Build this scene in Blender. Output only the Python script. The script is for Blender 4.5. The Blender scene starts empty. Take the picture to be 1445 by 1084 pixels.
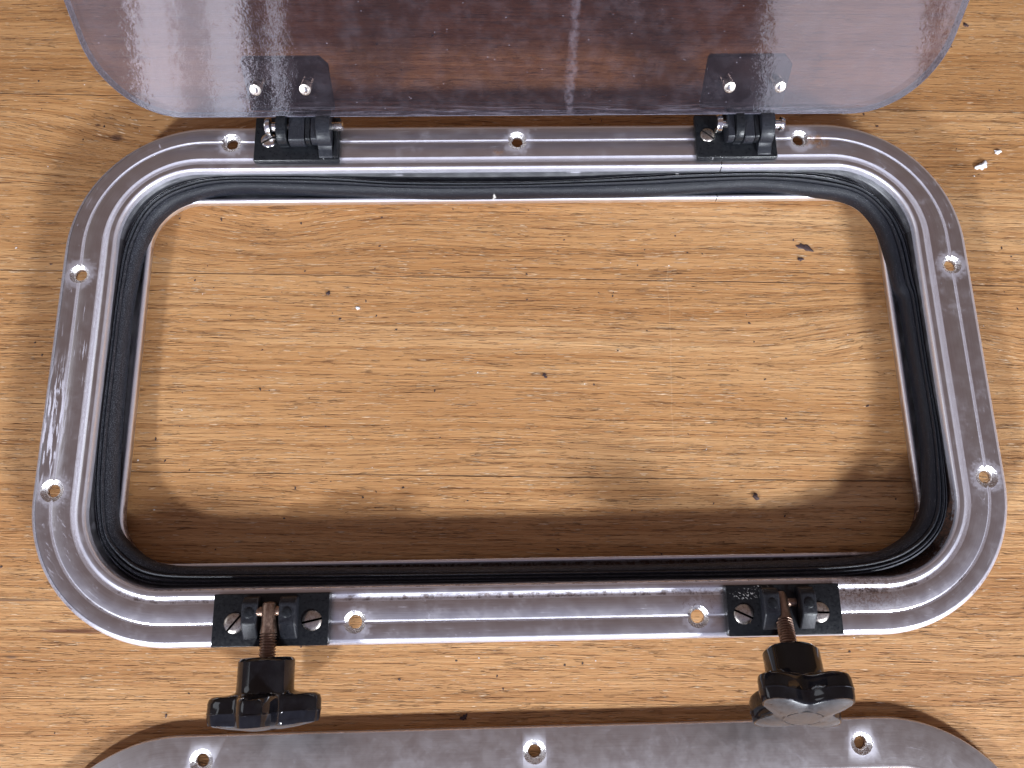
import bpy, bmesh, math, random
from mathutils import Vector, Matrix
random.seed(7)
R = math.radians
SC = bpy.context.scene
COL = SC.collection
MM = 0.001
TZ = 19.0            # height of the flange face above the table, mm

# ------------------------------------------------------------------ camera
cam = bpy.data.cameras.new('camera')
cam.sensor_fit = 'HORIZONTAL'; cam.sensor_width = 36.0
cam.lens = 36.0 * 1085.0 / 1445.0
cam.clip_start = 0.01; cam.clip_end = 50
camo = bpy.data.objects.new('camera', cam); COL.objects.link(camo)
cR = Vector((0.99974109, -0.01700462, 0.01511954))
cU = Vector((0.01288739, 0.97077132, 0.23966009))
cF = Vector((0.01875294, 0.23940318, -0.97073912))
m = Matrix((cR, cU, -cF)).transposed().to_4x4()
m.translation = Vector((-10.66, -87.53, 315.42 + TZ)) * MM
camo.matrix_world = m
SC.camera = camo

# ------------------------------------------------------------------ room light
W = bpy.data.worlds.new('World'); SC.world = W; W.use_nodes = True
nt = W.node_tree; nt.nodes.clear()
wo = nt.nodes.new('ShaderNodeOutputWorld'); wb = nt.nodes.new('ShaderNodeBackground')
tc = nt.nodes.new('ShaderNodeTexCoord'); sx = nt.nodes.new('ShaderNodeSeparateXYZ')
rmp = nt.nodes.new('ShaderNodeValToRGB')
nt.links.new(tc.outputs['Generated'], sx.inputs[0]); nt.links.new(sx.outputs['Z'], rmp.inputs[0])
cr = rmp.color_ramp
cr.elements[0].position = 0.0; cr.elements[0].color = (0.17, 0.11, 0.075, 1)
cr.elements[1].position = 1.0; cr.elements[1].color = (0.175, 0.118, 0.108, 1)
e = cr.elements.new(0.45); e.color = (0.19, 0.145, 0.13, 1)
e = cr.elements.new(0.8); e.color = (0.18, 0.13, 0.122, 1)
# the room is a little cooler towards the window side
mr = nt.nodes.new('ShaderNodeMapRange'); mr.inputs[1].default_value = 0.0; mr.inputs[2].default_value = -0.3
mr.inputs[3].default_value = 0.0; mr.inputs[4].default_value = 1.0
nt.links.new(sx.outputs['Y'], mr.inputs[0])
mxw = nt.nodes.new('ShaderNodeMix'); mxw.data_type = 'RGBA'
nt.links.new(mr.outputs[0], mxw.inputs[0]); nt.links.new(rmp.outputs[0], mxw.inputs[6]); mxw.inputs[7].default_value = (0.29, 0.285, 0.40, 1)
nt.links.new(mxw.outputs[2], wb.inputs[0]); wb.inputs[1].default_value = 1.0
nt.links.new(wb.outputs[0], wo.inputs[0])

WALL = -1.4          # window wall, metres towards the viewer
def window_lamp(name, x0, x1, z0, z1, rad, col):
    """one bright pane of a window, or the lit wall beside it: a rectangular area lamp standing in the window wall"""
    L = bpy.data.lights.new(name, 'AREA'); L.shape = 'RECTANGLE'
    L.size = x1 - x0; L.size_y = z1 - z0
    L.energy = rad * math.pi * L.size * L.size_y; L.color = col
    o = bpy.data.objects.new(name, L); COL.objects.link(o)
    o.location = ((x0 + x1) / 2, WALL, (z0 + z1) / 2)
    o.rotation_euler = (R(90), 0, 0)        # -Z of the lamp looks along +Y
    return o
SKYC = (0.90, 0.95, 1.0)
LOWC = (0.76, 0.82, 1.0)
window_lamp('window_light_sky_right', 0.80, 1.20, 0.72, 0.93, 295, SKYC)
window_lamp('window_light_sky_left', -0.95, -0.83, 0.79, 0.91, 1080, SKYC)
window_lamp('window_light_right', 0.615, 0.985, 0.05, 0.72, 4.2, LOWC)
window_lamp('window_light_right_far', 1.015, 1.65, 0.05, 0.72, 3.6, LOWC)
window_lamp('window_light_left_a', -0.82, -0.715, 0.05, 0.72, 7.6, LOWC)
window_lamp('window_light_left_b', -0.71, -0.665, 0.05, 0.72, 4.6, LOWC)
window_lamp('window_light_left_c', -0.66, -0.57, 0.05, 0.72, 7.4, LOWC)
window_lamp('window_light_left_gap', -0.515, -0.49, 0.05, 0.72, 5.5, LOWC)
window_lamp('lit_wall_left', -1.3, -0.83, 0.05, 0.72, 1.8, LOWC)  # added lamp standing in for the dim lit wall beside the window

# added fill lamp at the left, to brighten the flange's groove lines
sl = bpy.data.lights.new('fill_light_left', 'AREA'); sl.shape = 'RECTANGLE'; sl.size = .8; sl.size_y = 1.1
sl.energy = 1.8 * math.pi * .88; sl.color = (.86, .92, 1.0)
slo = bpy.data.objects.new('fill_light_left', sl); COL.objects.link(slo)
slo.location = (-2.4, .35, 1.15); slo.rotation_euler = (R(90), 0, R(-90))
SC.view_settings.view_transform = 'Standard'; SC.view_settings.look = 'None'
SC.view_settings.exposure = 0; SC.view_settings.gamma = 1
SC.view_settings.use_curve_mapping = False
SC.render.engine = 'CYCLES'
SC.cycles.max_bounces = 12; SC.cycles.transparent_max_bounces = 16
SC.cycles.sample_clamp_indirect = 6

# ------------------------------------------------------------------ node helper
class NB:
    def __init__(s, name):
        s.m = bpy.data.materials.new(name); s.m.use_nodes = True
        s.t = s.m.node_tree; s.t.nodes.clear()
        s.out = s.t.nodes.new('ShaderNodeOutputMaterial')
    def n(s, ty, **kw):
        x = s.t.nodes.new(ty)
        for k, v in kw.items(): setattr(x, k, v)
        return x
    def put(s, sock, v):
        if v is None: return
        if isinstance(v, bpy.types.NodeSocket): s.t.links.new(v, sock)
        else:
            if hasattr(sock, 'default_value'):
                if sock.type == 'RGBA' and isinstance(v, (tuple, list)) and len(v) == 3: v = (*v, 1)
                if sock.type == 'RGBA' and isinstance(v, (int, float)): v = (v, v, v, 1)
                sock.default_value = v
    def math(s, op, a, b=None, c=None, clamp=False):
        x = s.n('ShaderNodeMath', operation=op, use_clamp=clamp)
        s.put(x.inputs[0], a)
        if b is not None: s.put(x.inputs[1], b)
        if c is not None: s.put(x.inputs[2], c)
        return x.outputs[0]
    def add(s, a, b): return s.math('ADD', a, b)
    def sub(s, a, b): return s.math('SUBTRACT', a, b)
    def mul(s, a, b, clamp=False): return s.math('MULTIPLY', a, b, clamp=clamp)
    def map(s, v, a, b, c=0.0, d=1.0, smooth=True):
        x = s.n('ShaderNodeMapRange', interpolation_type='SMOOTHSTEP' if smooth else 'LINEAR')
        x.clamp = True
        s.put(x.inputs[0], v)
        for i, q in zip((1, 2, 3, 4), (a, b, c, d)): s.put(x.inputs[i], q)
        return x.outputs[0]
    def xyz(s, x, y, z=0.0):
        c = s.n('ShaderNodeCombineXYZ')
        s.put(c.inputs[0], x); s.put(c.inputs[1], y); s.put(c.inputs[2], z)
        return c.outputs[0]
    def objmm(s):
        """object coordinates in millimetres"""
        t = s.n('ShaderNodeTexCoord'); v = s.n('ShaderNodeVectorMath', operation='SCALE')
        s.put(v.inputs[0], t.outputs['Object']); v.inputs['Scale'].default_value = 1000
        p = s.n('ShaderNodeSeparateXYZ'); s.put(p.inputs[0], v.outputs[0])
        return v.outputs[0], p.outputs[0], p.outputs[1], p.outputs[2]
    def noise(s, vec, scale=1.0, detail=3, rough=0.55, dist=0.0, dim='3D', w=None):
        x = s.n('ShaderNodeTexNoise', noise_dimensions=dim)
        s.put(x.inputs['Vector'], vec); s.put(x.inputs['Scale'], scale)
        s.put(x.inputs['Detail'], detail); s.put(x.inputs['Roughness'], rough)
        s.put(x.inputs['Distortion'], dist)
        if w is not None: s.put(x.inputs['W'], w)
        return x.outputs[0]
    def voro(s, vec, scale=1.0, feature='F1', out=0, rnd=1.0):
        x = s.n('ShaderNodeTexVoronoi', feature=feature)
        s.put(x.inputs['Vector'], vec); s.put(x.inputs['Scale'], scale)
        s.put(x.inputs['Randomness'], rnd)
        return x.outputs[out]
    def mix(s, f, a, b, blend='MIX'):
        x = s.n('ShaderNodeMix', data_type='RGBA', blend_type=blend); x.clamp_factor = True
        s.put(x.inputs[0], f); s.put(x.inputs[6], a); s.put(x.inputs[7], b)
        return x.outputs[2]
    def ramp(s, f, stops):
        x = s.n('ShaderNodeValToRGB'); s.put(x.inputs[0], f)
        c = x.color_ramp
        while len(c.elements) < len(stops): c.elements.new(0.5)
        for e_, (p, col) in zip(c.elements, stops):
            e_.position = p; e_.color = (*col, 1) if len(col) == 3 else col
        return x.outputs[0]
    def bump(s, h, strength=0.3, dist=0.001, normal=None):
        x = s.n('ShaderNodeBump'); s.put(x.inputs['Strength'], strength)
        s.put(x.inputs['Distance'], dist); s.put(x.inputs['Height'], h)
        if normal is not None: s.put(x.inputs['Normal'], normal)
        return x.outputs[0]
    def prin(s, color, rough=0.5, metal=0.0, normal=None, spec=None, coat=None, coat_r=None):
        b = s.n('ShaderNodeBsdfPrincipled')
        s.put(b.inputs['Base Color'], color); s.put(b.inputs['Roughness'], rough)
        s.put(b.inputs['Metallic'], metal)
        if normal is not None: s.put(b.inputs['Normal'], normal)
        if spec is not None: s.put(b.inputs['Specular IOR Level'], spec)
        if coat is not None: s.put(b.inputs['Coat Weight'], coat)
        if coat_r is not None: s.put(b.inputs['Coat Roughness'], coat_r)
        return b.outputs[0]
    def done(s, sh):
        s.t.links.new(sh, s.out.inputs['Surface']); return s.m
    def dist2(s, x, y, cx, cy, ax=1.0, ay=1.0):
        dx = s.mul(s.sub(x, cx), 1.0 / ax); dy = s.mul(s.sub(y, cy), 1.0 / ay)
        return s.math('SQRT', s.add(s.mul(dx, dx), s.mul(dy, dy)))

# ------------------------------------------------------------------ oak
PLY0, PLW = -46.5, 92.0
def mat_oak():
    b = NB('oiled_oak')
    v, x, y, z = b.objmm()
    k = b.math('FLOOR', b.mul(b.sub(y, PLY0), 1 / PLW))
    h1 = b.math('FRACT', b.mul(b.math('SINE', b.add(b.mul(k, 12.99), 3.1)), 437.58))
    h2 = b.math('FRACT', b.mul(b.math('SINE', b.add(b.mul(k, 78.23), 1.7)), 917.3))
    ko = b.mul(h1, 700.0)
    xo = b.add(x, b.mul(h2, 900.0))
    # wandering of the grain
    wa = b.noise(b.xyz(b.mul(xo, .003), b.mul(y, .010), ko), 1, 1, .5)
    wb_ = b.noise(b.xyz(b.mul(xo, .014), b.mul(y, .05), ko), 1, 3, .5)
    yw = b.add(b.add(y, b.mul(b.sub(wa, .5), 14)), b.mul(b.sub(wb_, .5), 3.0))
    # cathedral figure in the far left plank: nested tongues pointing left
    dcat = b.dist2(x, y, -172, 110, 88, 26)
    mcat = b.mul(b.map(dcat, .0, 1.15, 1.0, 0.0), b.math('GREATER_THAN', y, 45.5))
    # a second, slanted swirl inside the opening at the far left
    dsw = b.dist2(x, y, -120, 66, 62, 24)
    msw = b.mul(b.map(dsw, .0, 1.15, 1.0, 0.0), b.math('GREATER_THAN', y, 45.5))
    # medullary rays fan at the right
    dry = b.dist2(x, y, 178, 24, 70, 26)
    mry = b.mul(b.map(dry, .0, 1.1, 1.0, 0.0), b.math('LESS_THAN', y, 45.0))
    g = b.add(yw, b.add(b.mul(mcat, 15.0), b.add(b.mul(msw, 8.0), b.mul(mry, -9.0))))
    # broad tone, ring tone, fine fibre
    broad = b.noise(b.xyz(b.mul(xo, .003), b.mul(g, .035), ko), 1, 3, .5)
    ring = b.noise(b.xyz(b.mul(xo, .004), b.mul(g, .34), ko), 1, 4, .62)
    fibre = b.noise(b.xyz(b.mul(xo, .040), b.mul(g, 1.5), ko), 1, 5, .72)
    fine = b.noise(b.xyz(b.mul(xo, .11), b.mul(y, 4.2), ko), 1, 3, .6)
    c0 = b.ramp(broad, [(.30, (.42, .208, .078)), (.5, (.515, .275, .112)), (.72, (.61, .36, .168))])
    c1 = b.mix(b.map(ring, .34, .60, .62, 0), c0, (.32, .14, .042))
    c2 = b.mix(b.map(fibre, .30, .56, .68, 0), c1, (.32, .125, .035))
    c2 = b.mix(b.map(fibre, .56, .76, 0, .42), c2, (.66, .43, .24))
    c2 = b.mix(b.map(fine, .28, .5, .3, 0), c2, (.27, .13, .055))
    ptone = b.add(.86, b.mul(h2, .22))
    c2 = b.mix(1.0, c2, b.xyz(ptone, ptone, ptone), 'MULTIPLY')
    # open pores: short dark dashes following the grain, thicker in the early wood
    pv = b.noise(b.xyz(b.mul(xo, .060), b.mul(b.add(g, b.mul(b.sub(fine, .5), .25)), 2.1), b.add(ko, 40)), 1, 2, .5)
    pcl = b.map(ring, .36, .62, .0, .085)
    pore = b.map(b.sub(pv, pcl), .60, .655, 0, 1)
    pv2 = b.noise(b.xyz(b.mul(xo, .11), b.mul(g, 3.6), b.add(ko, 90)), 1, 2, .5)
    pore2 = b.mul(b.map(pv2, .64, .69, 0, 1), .7)
    gap = b.map(b.noise(b.xyz(b.mul(xo, .16), b.mul(g, 1.2), ko), 1, 2), .38, .56, .25, 1)
    pr = b.mul(b.math('MAXIMUM', pore, pore2), gap)
    c3 = b.mix(b.mul(pr, .72), c2, (.15, .052, .018))
    ck = b.math('ABSOLUTE', b.sub(b.noise(b.xyz(b.mul(xo, .022), b.mul(b.add(g, b.mul(b.sub(fine, .5), .5)), .55), b.add(ko, 300)), 1, 3, .55), .5))
    ckm = b.mul(b.map(ck, .0, .009, .75, 0), b.map(b.noise(b.xyz(b.mul(xo, .03), b.mul(g, .3), b.add(ko, 350)), 1, 3), .46, .60, 0, 1))
    c3 = b.mix(ckm, c3, (.15, .06, .022))
    # small torn light fibres
    tf = b.noise(b.xyz(b.mul(xo, .16), b.mul(g, 2.6), b.add(ko, 200)), 1, 2, .5)
    tfm = b.map(tf, .645, .69, 0, 1)
    c3 = b.mix(b.mul(tfm, .7), c3, (.84, .66, .46))
    # glue lines between staves
    fr = b.math('FRACT', b.mul(b.sub(y, PLY0), 1 / PLW))
    dseam = b.mul(b.math('MINIMUM', fr, b.sub(1.0, fr)), PLW)
    sw = b.add(.16, b.mul(b.noise(b.xyz(b.mul(x, .02), 0, 5.0), 1, 3), .42))
    dseam = b.add(dseam, b.mul(b.sub(fine, .5), .5))
    seam = b.math('SUBTRACT', 1.0, b.map(dseam, 0.0, sw, 0, 1), clamp=True)
    seam = b.mul(seam, b.map(y, -120, -60, .3, 1)); seam = b.mul(seam, b.map(b.noise(b.xyz(b.mul(x, .03), k, 2.0), 1, 3), .35, .62, .35, 1))
    c4 = b.mix(b.mul(seam, .8), c3, (.07, .032, .016))
    # knots
    for (kx, ky, rx, ry) in [(-196, 114.5, 3.0, 2.0), (-206, 121, 1.3, .7)]:
        d = b.add(b.dist2(x, y, kx, ky, rx, ry), b.mul(b.sub(fine, .5), .9))
        c4 = b.mix(b.map(d, .5, 1.35, .85, 0), c4, (.10, .04, .02))
    # old ink and dirt smudges on the left, dark resin streak
    sm = b.noise(b.xyz(b.mul(x, .35), b.mul(y, 1.6), 3.0), 1, 4, .7)
    for (kx, ky, rx, ry, a) in [(-203, -92, 12, 26, .8), (-186, -145, 32, 10, .6), (-217, -48, 14, 22, .45), (-112, -46, 9, 9, .6),
                                (60, -8, 14, 5, .25), (95, -40, 24, 14, .45), (200, -112, 24, 9, .4), (-205, 105, 16, 18, .5), (10, -141, 22, 6, .35)]:
        d = b.dist2(x, y, kx, ky, rx, ry)
        mk = b.mul(b.map(d, .2, 1.1, 1, 0), b.map(sm, .60, .68, 0, a))
        c4 = b.mix(mk, c4, (.045, .035, .04))
    for (kx, ky, rx, ry, a, col) in [(-184, -112.6, 17, 1.1, .85, (.10, .028, .012)), (-150, -111.5, 34, .8, .5, (.28, .10, .04)),
                                     (-213, -100.5, 26, .7, .7, (.09, .05, .035)), (-207, -123, 3.4, .7, .7, (.08, .05, .04))]:
        d = b.add(b.dist2(x, y, kx, ky, rx, ry), b.mul(b.sub(fibre, .5), 1.5))
        c4 = b.mix(b.map(d, .3, 1.2, a, 0), c4, col)
    # hairline cross scratches
    for (sx_, y0, y1) in [(67.5, -32, 52)]:
        d = b.math('ABSOLUTE', b.sub(x, b.add(sx_, b.mul(b.sub(wb_, .5), 4))))
        mk = b.mul(b.map(d, .1, .5, .15, 0), b.mul(b.math('GREATER_THAN', y, y0), b.math('LESS_THAN', y, y1)))
        c4 = b.mix(mk, c4, (.72, .52, .33))
    hgt = b.sub(b.add(b.mul(fibre, .55), b.mul(ring, .35)), b.add(b.add(b.mul(pr, .75), b.mul(ckm, .8)), b.mul(seam, 1.2)))
    hgt = b.add(hgt, b.add(b.mul(tfm, .3), b.mul(fine, .25)))
    nrm = b.bump(hgt, 1.0, .0006)
    rg = b.map(ring, .3, .7, .62, .50)
    return b.done(b.prin(c4, rg, 0, nrm, spec=.35))

# ------------------------------------------------------------------ metals
HOLES = [(-130.3, 105.07), (0, 105.07), (130.3, 105.07), (-191.5, 42.1), (191.5, 42.1),
         (-191.5, -51.8), (191.5, -51.8), (-67.5, -105.07), (67.5, -105.07)]
def mat_frame(name='weathered_aluminium', holes=HOLES, ring=False):
    b = NB(name)
    v, x, y, z = b.objmm()
    cl = b.noise(v, .035, 4, .6); cl2 = b.noise(v, .16, 4, .65); gr = b.noise(v, 1.6, 3, .7)
    base = b.ramp(cl, [(.3, (.64, .615, .63)), (.6, (.70, .685, .715))])
    rough = b.map(cl2, .3, .7, .41, .50) if ring else b.map(cl2, .3, .7, .29, .35)
    # dull oxide bloom
    ox = b.mul(b.map(b.add(b.mul(cl2, .75), b.mul(gr, .25)), .50, .70, 0, .30), b.map(cl, .42, .62, .0, 1))
    uvn = b.n('ShaderNodeTexCoord'); us = b.n('ShaderNodeSeparateXYZ'); b.put(us.inputs[0], uvn.outputs['UV'])
    uu, vv_ = us.outputs[0], us.outputs[1]          # millimetres along / across the extrusion
    brush = b.noise(b.xyz(b.mul(uu, .035), b.mul(vv_, 3.2), 0), 1, 4, .7)
    brush2 = b.noise(b.xyz(b.mul(uu, .010), b.mul(vv_, .9), 7), 1, 3, .6)
    base = b.mix(b.map(brush, .30, .60, .30, 0), base, (.42, .39, .40))
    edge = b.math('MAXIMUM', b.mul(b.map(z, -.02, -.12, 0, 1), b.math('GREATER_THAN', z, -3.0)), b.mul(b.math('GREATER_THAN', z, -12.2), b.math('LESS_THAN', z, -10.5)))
    base = b.mix(edge, base, (.90, .90, .93))  # worn edges, lightened further to paint in the lip's bright highlight
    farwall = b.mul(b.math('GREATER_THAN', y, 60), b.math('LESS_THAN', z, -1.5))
    base = b.mix(farwall, base, (.92, .92, .96))  # far channel wall lightened in colour, for the window light it catches
    if not ring:
        dull = b.mul(b.map(x, -150, -185, 0, 1), b.math('LESS_THAN', vv_, 2.4))  # left outer edge darkened in colour, standing in for shade
        base = b.mix(dull, base, (.20, .20, .23))
    # halo of bare worn metal round each screw hole
    halo = 0.0
    for (hx, hy) in holes:
        d = b.add(b.dist2(x, y, hx, hy), b.mul(b.sub(b.noise(v, .5, 4, .7), .5), 9))
        hm = b.map(d, 4.2, 8.2, .62, 0)
        halo = hm if halo == 0.0 else b.math('MAXIMUM', halo, hm)
    white = b.math('MAXIMUM', b.mul(ox, .5), b.mul(halo, b.map(gr, .3, .7, .35, .85)))
    white = b.math('MAXIMUM', white, b.mul(edge, b.map(gr, .3, .7, .22, .5)))  # pale mix on lip and groove edges paints in their sky reflection
    if not ring:
        # chalky drag marks on the near left of the flange
        st = b.noise(b.xyz(b.mul(x, .95), b.mul(y, .085), 0), 1, 3, .6)
        reg = b.mul(b.map(b.dist2(x, y, -195, -25, 7, 34), .4, 1.1, 1, 0), b.map(st, .50, .56, 0, 1))
        st2 = b.noise(b.xyz(b.mul(x, 1.0), b.mul(y, .05), 9), 1, 3, .6)
        reg2 = b.mul(b.map(b.dist2(x, y, -190, 5, 8, 45), .4, 1.1, 1, 0), b.map(st2, .62, .67, 0, .7))
        st3 = b.noise(b.xyz(b.mul(b.add(x, y), .9), b.mul(b.sub(x, y), .12), 9), 1, 3, .6)
        reg3 = b.mul(b.map(b.dist2(x, y, -186, -75, 12, 20), .4, 1.1, 1, 0), b.map(st3, .59, .66, 0, .4))
        white = b.math('MAXIMUM', white, b.math('MAXIMUM', reg, b.math('MAXIMUM', reg2, reg3)))
        # chalk film in the shallow groove of the left side
        film = b.mul(b.map(x, -172, -180, 0, 1), b.mul(b.map(z, -.15, -.4, 0, 1), b.math('GREATER_THAN', vv_, 14)))
        film = b.mul(b.mul(film, b.math('LESS_THAN', vv_, 20)), b.map(gr, .3, .7, .35, .9))
        white = b.math('MAXIMUM', white, film)
    ls = b.noise(b.xyz(b.mul(uu, .05), b.mul(vv_, 2.4), 31), 1, 2, .5)
    white = b.math('MAXIMUM', white, b.mul(b.map(ls, .69, .73, 0, .6), b.map(cl2, .4, .6, 0, 1)))
    # fine random scratches
    sc = b.voro(b.xyz(b.mul(b.add(x, b.mul(y, .8)), .5), b.mul(b.sub(y, x), .045), 0), 1, 'DISTANCE_TO_EDGE')
    scm = b.mul(b.map(sc, 0.0, .010, .7, 0), b.map(b.noise(v, .07, 2), .56, .66, 0, 1))
    white = b.math('MAXIMUM', white, scm)
    sp = b.voro(v, .42); spm = b.map(sp, .04, .10, .8, 0)
    spm = b.mul(spm, b.math('GREATER_THAN', b.noise(v, .3, 1), .54))
    white = b.math('MAXIMUM', white, spm)
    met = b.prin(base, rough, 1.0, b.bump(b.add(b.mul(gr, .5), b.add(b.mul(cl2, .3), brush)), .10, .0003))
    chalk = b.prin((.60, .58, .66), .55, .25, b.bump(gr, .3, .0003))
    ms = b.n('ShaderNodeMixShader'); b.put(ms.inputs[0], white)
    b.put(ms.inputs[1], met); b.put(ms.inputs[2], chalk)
    sh = ms.outputs[0]
    # grime
    dn = b.noise(v, .9, 5, .75); dn2 = b.noise(v, .25, 4, .7)
    if not ring:
        gm = b.mul(b.map(b.dist2(x, y, 134, -96, 24, 11), .0, 1.1, 1, 0), b.map(b.add(b.mul(dn, .6), b.mul(dn2, .4)), .47, .55, 0, .95))
        gm2 = b.mul(b.map(b.dist2(x, y, -66, -95.5, 22, 5), .1, 1.05, 1, 0), b.map(dn, .55, .68, 0, .7))
        gm3 = b.mul(b.map(b.dist2(x, y, 68, -100, 12, 12), .1, 1.05, 1, 0), b.map(dn, .54, .62, 0, .6))
        # dirt collected in the near groove and down in the channel
        near = b.map(y, -88, -93, 0, 1)
        grv = b.mul(b.mul(b.map(z, -.42, -.15, 1, 0), b.math('GREATER_THAN', z, -1.0)), near)
        grv = b.mul(grv, b.mul(b.math('GREATER_THAN', y, -98.4), b.map(b.add(b.mul(dn2, .7), b.mul(dn, .3)), .46, .60, .0, .75)))
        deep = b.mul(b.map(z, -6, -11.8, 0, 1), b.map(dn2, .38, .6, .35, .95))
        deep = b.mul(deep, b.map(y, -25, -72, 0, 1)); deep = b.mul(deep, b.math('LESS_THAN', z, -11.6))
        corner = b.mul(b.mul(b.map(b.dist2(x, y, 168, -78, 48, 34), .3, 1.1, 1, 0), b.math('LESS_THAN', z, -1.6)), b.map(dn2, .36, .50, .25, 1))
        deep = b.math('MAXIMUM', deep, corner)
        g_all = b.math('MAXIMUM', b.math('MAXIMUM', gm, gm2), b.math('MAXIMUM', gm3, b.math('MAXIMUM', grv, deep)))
        dirt = b.prin(b.ramp(dn, [(.4, (.022, .012, .009)), (.65, (.10, .04, .022))]), .8, 0)
        m2 = b.n('ShaderNodeMixShader'); b.put(m2.inputs[0], g_all); b.put(m2.inputs[1], sh); b.put(m2.inputs[2], dirt)
        sh = m2.outputs[0]
        # rust bleed by the far right hole, glue remains on the inner channel wall
        ru = b.mul(b.map(b.dist2(x, y, 138, 103.5, 7, 4.5), .3, 1.1, 1, 0), b.map(dn2, .40, .58, 0, .8))
        ru2 = b.mul(b.map(b.dist2(x, y, -10, 101, 9, 4), .3, 1.1, 1, 0), b.map(dn2, .5, .65, 0, .4))
        m3 = b.n('ShaderNodeMixShader'); b.put(m3.inputs[0], b.math('MAXIMUM', ru, ru2)); b.put(m3.inputs[1], sh)
        b.put(m3.inputs[2], b.prin((.24, .105, .03), .7, 0)); sh = m3.outputs[0]
        gl = b.mul(b.mul(b.map(z, -12.4, -11.6, 0, 1), b.math('LESS_THAN', z, -8.5)), b.map(b.noise(v, .11, 4, .6), .53, .58, 0, .85))
        m4 = b.n('ShaderNodeMixShader'); b.put(m4.inputs[0], b.mul(gl, .0)); b.put(m4.inputs[1], sh)
        b.put(m4.inputs[2], b.prin((.42, .36, .20), .6, 0)); sh = m4.outputs[0]
    return b.done(sh)

def mat_countersink():
    b = NB('bare_drilled_metal'); v, x, y, z = b.objmm()
    n_ = b.noise(v, 1.3, 4, .7)
    met = b.prin((.80, .78, .78), b.map(n_, .3, .7, .18, .4), 1.0, b.bump(n_, .5, .0005))
    rust = b.prin((.10, .035, .015), .8, 0, b.bump(n_, .4, .0005))
    ms = b.n('ShaderNodeMixShader')
    deep = b.map(z, -2.2, -3.0, 0, 1)
    b.put(ms.inputs[0], b.math('MAXIMUM', b.map(n_, .60, .66, 0, .6), b.mul(deep, .55))); b.put(ms.inputs[1], met); b.put(ms.inputs[2], rust)
    return b.done(ms.outputs[0])

def mat_simple(name, col, rough, metal=0.0, nscale=.8, var=.25, bumpd=.0002, dust=0.0, spec=None, bs=.3, dab=False):
    b = NB(name); v, x, y, z = b.objmm()
    n_ = b.noise(v, nscale, 5, .65)
    c = b.mix(b.map(n_, .3, .7, 0, var), col, tuple(min(1, q * 1.9 + .02) for q in col))
    r_ = b.map(n_, .3, .7, rough * .8, min(1, rough * 1.3))
    if dust > 0:
        d = b.voro(v, 1.1); dm = b.mul(b.map(d, .05, .14, .9, 0), b.math('GREATER_THAN', b.noise(v, .35, 2), .5))
        film = b.map(b.noise(v, 2.5, 4, .75), .52, .68, 0, dust)
        c = b.mix(b.math('MAXIMUM', b.mul(dm, min(1, dust * 3)), film), c, (.34, .33, .37))
    if dab:      # dried splashes of white paint on the mouldings
        st = b.noise(b.xyz(b.mul(b.add(x, y), 1.3), b.mul(b.sub(y, b.mul(x, .5)), .8), 4), 1, 2, .5)
        for (px, py, rx, ry) in [(85.5, -96.8, 6.5, 2.2), (-86.5, 94.9, 1.6, .7), (91, 94.6, 4, .6), (92, -94.5, 4, .9)]:
            mk = b.mul(b.map(b.dist2(x, y, px, py, rx, ry), .7, 1.1, 1, 0), b.map(st, .60, .63, 0, .9))
            c = b.mix(mk, c, (.62, .62, .62))
    return b.done(b.prin(c, r_, metal, b.bump(n_, bs, bumpd), spec=spec))

def mat_rubber():
    b = NB('perished_black_rubber'); v, x, y, z = b.objmm()
    n_ = b.noise(v, 1.2, 5, .7)
    c = b.mix(b.map(n_, .45, .75, 0, .5), (.003, .004, .008), (.011, .014, .023))
    left = b.math('MAXIMUM', b.map(x, -150, -176, 0, 1), b.map(y, -72, -84, 0, .9))
    d = b.voro(v, 1.5); dm = b.mul(b.map(d, .06, .15, 1, 0), b.math('GREATER_THAN', b.noise(v, .22, 3), .47))
    film = b.mul(b.map(b.noise(v, 3.2, 4, .8), .50, .62, 0, .36), b.add(.12, b.mul(left, .88)))
    c = b.mix(b.math('MAXIMUM', b.mul(dm, .8), film), c, (.30, .31, .36))
    # dried white paint dabs and a few long scrapes
    for (px, py, r_) in [(73.5, 91.5, 1.0), (73.2, 89.5, .9), (-11, 81.0, .9), (-14, 80.5, .6), (176.5, -62, 1.2)]:
        dd = b.add(b.dist2(x, y, px, py, r_, r_), b.mul(b.sub(b.noise(v, 1.5, 3), .5), 2.2))
        c = b.mix(b.map(dd, .5, .9, .9, 0), c, (.55, .54, .52))
    return b.done(b.prin(c, b.map(n_, .3, .7, .38, .6), 0, b.bump(b.add(n_, b.mul(b.noise(v, 4, 3, .7), .6)), .5, .0003), spec=.33))

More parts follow.
